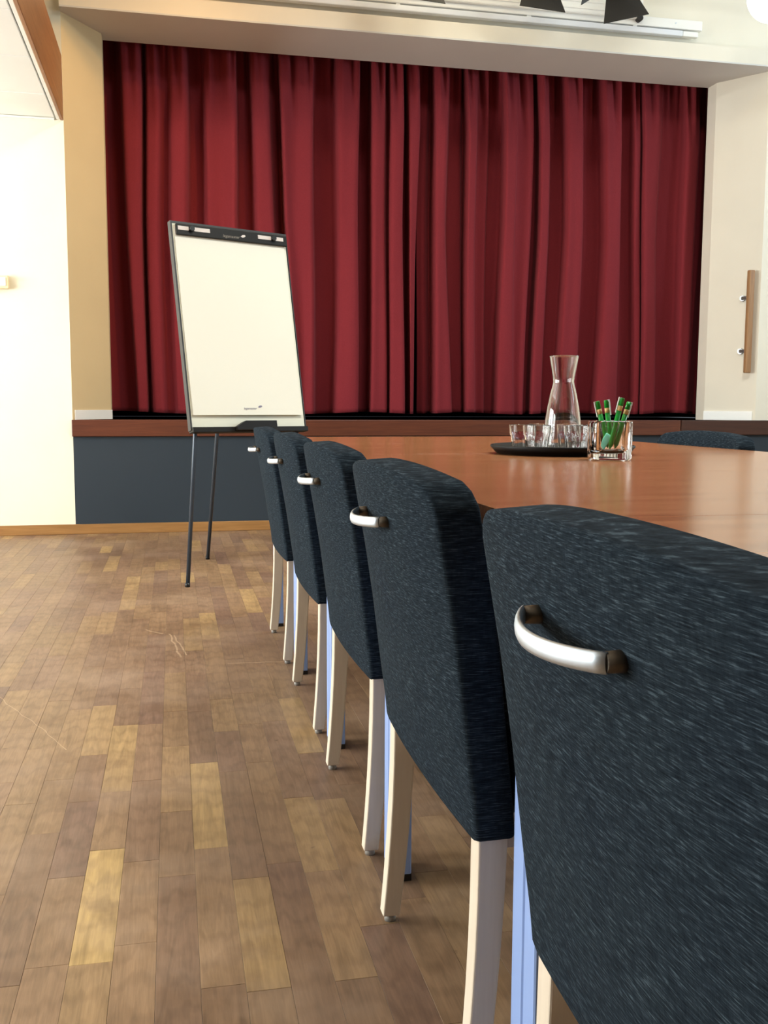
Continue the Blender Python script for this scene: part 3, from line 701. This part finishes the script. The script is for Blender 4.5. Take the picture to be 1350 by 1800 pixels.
md = sh.modifiers.new('paper', 'SOLIDIFY'); md.thickness = 0.0004
text_mesh('legamaster', 0.017, 'lettering', M['logo'], fmark(0.42, PV0+0.028, 0.0245), pad, 0.25)
swoosh(0.465, PV0+0.040, 0.0245, 0.8, M['logo'], pad)

# ------------------------------------------------------------------ tray, carafe, tumblers
TC = Vector((1.000, 2.425, TZ)); va = radians(22.4)      # tray centre and the bearing it is seen along
vdir = Vector((sin(va), cos(va), 0)); vside = Vector((cos(va), -sin(va), 0))
def ontray(side, depth, z=0.004): return TC+vside*side+vdir*depth+Vector((0, 0, z))
tag(MB().lathe([(0.0, 0.0), (0.160, 0.0), (0.168, 0.003), (0.185, 0.022), (0.187, 0.022), (0.188, 0.020), (0.172, 0.0015), (0.188, 0.022), (0.184, 0.0245), (0.166, 0.006), (0.158, 0.004), (0.0, 0.004)], 64).obj('serving_tray', M['tray']),
    'round black serving tray under the carafe and tumblers', 'tray').location = TC
def hollow(outer, wall, base):
    (ra, za), (rb, zb) = outer[-2], outer[-1]; f = 1-0.0012/(zb-za)         # a tight loop under the rim keeps the wall's shading true
    outer = outer[:-1]+[(ra+(rb-ra)*f, za+(zb-za)*f), (rb, zb)]
    inner = [(max(0.0, r-wall), z) for r, z in outer if z > base+0.003]
    r0 = inner[0][0]
    inner = [(r0*0.90, base), (r0*0.98, base+0.0008), (r0, base+0.003)]+inner
    return [(0.0, 0.0), (outer[0][0]*0.94, 0.0)]+outer+[(outer[-1][0]-wall*0.5, outer[-1][1]+0.0006)]+inner[::-1]+[(0.0, base)]
car = MB().lathe(hollow([(0.046, 0.0), (0.050, 0.004), (0.0505, 0.02), (0.049, 0.05), (0.046, 0.085), (0.041, 0.12), (0.034, 0.155), (0.0285, 0.176), (0.027, 0.184), (0.0285, 0.195), (0.033, 0.222), (0.038, 0.250)], 0.0022, 0.007), 56)
o = car.obj('water_carafe', M['glass']); o.location = TC+Vector((0, 0, 0.0042)); tag(o, 'clear glass water carafe with flared neck standing on the black tray', 'carafe')
def tumbler_mesh():
    zs = [(0.0265, 0.0), (0.0285, 0.003), (0.0295, 0.015), (0.031, 0.03), (0.0325, 0.043), (0.034, 0.0475), (0.0348, 0.056), (0.0362, 0.072)]
    prof = hollow(zs, 0.0026, 0.008)
    def rf_(a, k):
        if 2 <= k < 7: return 1-0.06*abs(cos(a*4.5))
        return 1.0
    return MB().lathe(prof, 54, rfun=rf_)
tm = tumbler_mesh().obj('tumbler', M['glass'])
TUM = [(-0.102, -0.028, 'faceted glass tumbler at the outer end of the tray, farthest from the pen cup'.replace('farthest from', 'away from')),
       (-0.060, 0.075, 'faceted glass tumbler behind the outermost one, close to the curtain side of the carafe'),
       (-0.064, -0.088, 'faceted glass tumbler at the front rim of the tray, beside the carafe foot'),
       (0.038, -0.090, 'faceted glass tumbler in front of the carafe, between it and the pen cup'),
       (0.092, -0.028, 'faceted glass tumbler partly behind the glass pen cup'),
       (0.018, 0.100, 'faceted glass tumbler straight behind the carafe'),
       (0.095, 0.066, 'faceted glass tumbler at the back of the tray, behind the pen cup')]
for k, (s_, d_, lab) in enumerate(TUM):
    g = tm if k == 0 else tm.copy()
    if k: COL.objects.link(g)
    g.location = ontray(s_, d_, 0.0042); g.rotation_euler = (0, 0, k*0.37); tag(g, lab, 'glass', 'faceted tumblers on the black tray')

# ------------------------------------------------------------------ square glass cup with green pens
CC = Vector((0.994, 2.125, TZ)); ca = -radians(25.0-13.0)
def rrect(h, r, n=6):
    out = []
    for k, (sx, sy) in enumerate(((1, 1), (-1, 1), (-1, -1), (1, -1))):
        for i in range(n+1):
            a = pi/2*k+pi/2*i/n; out.append((sx*(h-r)+r*cos(a), sy*(h-r)+r*sin(a)))
    return out
def rr_stack(levels):
    vs = []; n = None
    for h, r, z in levels:
        p = rrect(h, r); n = len(p); vs += [(x, y, z) for x, y in p]
    m = len(levels)
    fs = [(k*n+i, k*n+(i+1) % n, (k+1)*n+(i+1) % n, (k+1)*n+i) for k in range(m-1) for i in range(n)]+[tuple(range(n-1, -1, -1)), tuple(range((m-1)*n, m*n))]
    return MB().add(vs, fs, True)
cup = rr_stack([(0.038, 0.010, 0.0), (0.0425, 0.012, 0.002), (0.0445, 0.012, 0.007), (0.0445, 0.012, 0.084), (0.0438, 0.012, 0.0895), (0.041, 0.011, 0.0915), (0.0375, 0.010, 0.0905), (0.036, 0.010, 0.087), (0.0345, 0.012, 0.026), (0.030, 0.012, 0.020), (0.022, 0.010, 0.018)])
o = cup.obj('pen_cup', M['glass']); o.location = CC; o.rotation_euler = (0, 0, ca); tag(o, 'thick square glass cup holding green pens on the table', 'cup')
cdir = Vector((sin(radians(25)), cos(radians(25)), 0)); cside = Vector((cos(radians(25)), -sin(radians(25)), 0))
def pen(b, tp, lab, clip_side):
    b = CC+cside*b[0]+cdir*b[1]+Vector((0, 0, b[2])); e = CC+cside*tp[0]+cdir*tp[1]+Vector((0, 0, tp[2]))
    d = (e-b); L = d.length; q = d.to_track_quat('Z', 'X')
    p = empty('ballpoint_pen', b); p.rotation_mode = 'QUATERNION'; p.rotation_quaternion = q
    tag(p, lab, 'pen', 'green pens in the glass cup'); r = 0.0057
    MB().tube((0, 0, 0.010), (0, 0, L-0.030), r, n=14).tube((0, 0, 0), (0, 0, 0.010), 0.0012, r, n=14).obj('barrel', M['green'], p)
    MB().tube((0, 0, L-0.030), (0, 0, L-0.0185), r+0.0002, n=14).obj('band', M['gold'], p)
    MB().tube((0, 0, L-0.0185), (0, 0, L-0.001), r, r*0.96, n=14).tube((0, 0, L-0.001), (0, 0, L), r*0.96, r*0.6, n=14).obj('push_cap', M['green'], p)
    side = q.inverted() @ (cside*clip_side-cdir*0.5); side.z = 0; side.normalize()
    ang = math.atan2(side.y, side.x); mt = Matrix.Rotation(ang, 4, 'Z')
    MB().box(0.0040, 0.0085, -0.0016, 0.0016, L-0.004, L+0.0005, mt).box(0.0072, 0.0088, -0.0016, 0.0016, L-0.036, L-0.003, mt).obj('clip', M['clip'], p)
pen((-0.004, 0.000, 0.024), (-0.0305, -0.012, 0.136), 'green pen leaning outward in the glass cup, towards the carafe', -1)
pen((0.004, 0.012, 0.024), (-0.0105, 0.014, 0.139), 'green pen standing almost upright in the glass cup', 1)
pen((0.000, -0.014, 0.024), (0.026, -0.014, 0.144), 'green pen with a white clip, standing tallest in the glass cup', -1)
pen((0.012, -0.002, 0.024), (0.042, 0.002, 0.135), 'green pen leaning outward in the glass cup, away from the carafe', 1)
mi = rr_stack([(0.007, 0.002, 0.0), (0.008, 0.0025, 0.001), (0.008, 0.0025, 0.034), (0.007, 0.002, 0.035)]).obj('block', M['mint'])  # small mint block standing for a teal shape in the cup
mi.location = CC+cside*(-0.020)+cdir*(-0.010)+Vector((0, 0, 0.0255)); mi.rotation_euler = (0, radians(32), -radians(25)); mi.scale = (1.0, 0.7, 1.0)
tag(mi, 'mint green plastic piece leaning among the pens in the glass cup', 'block')
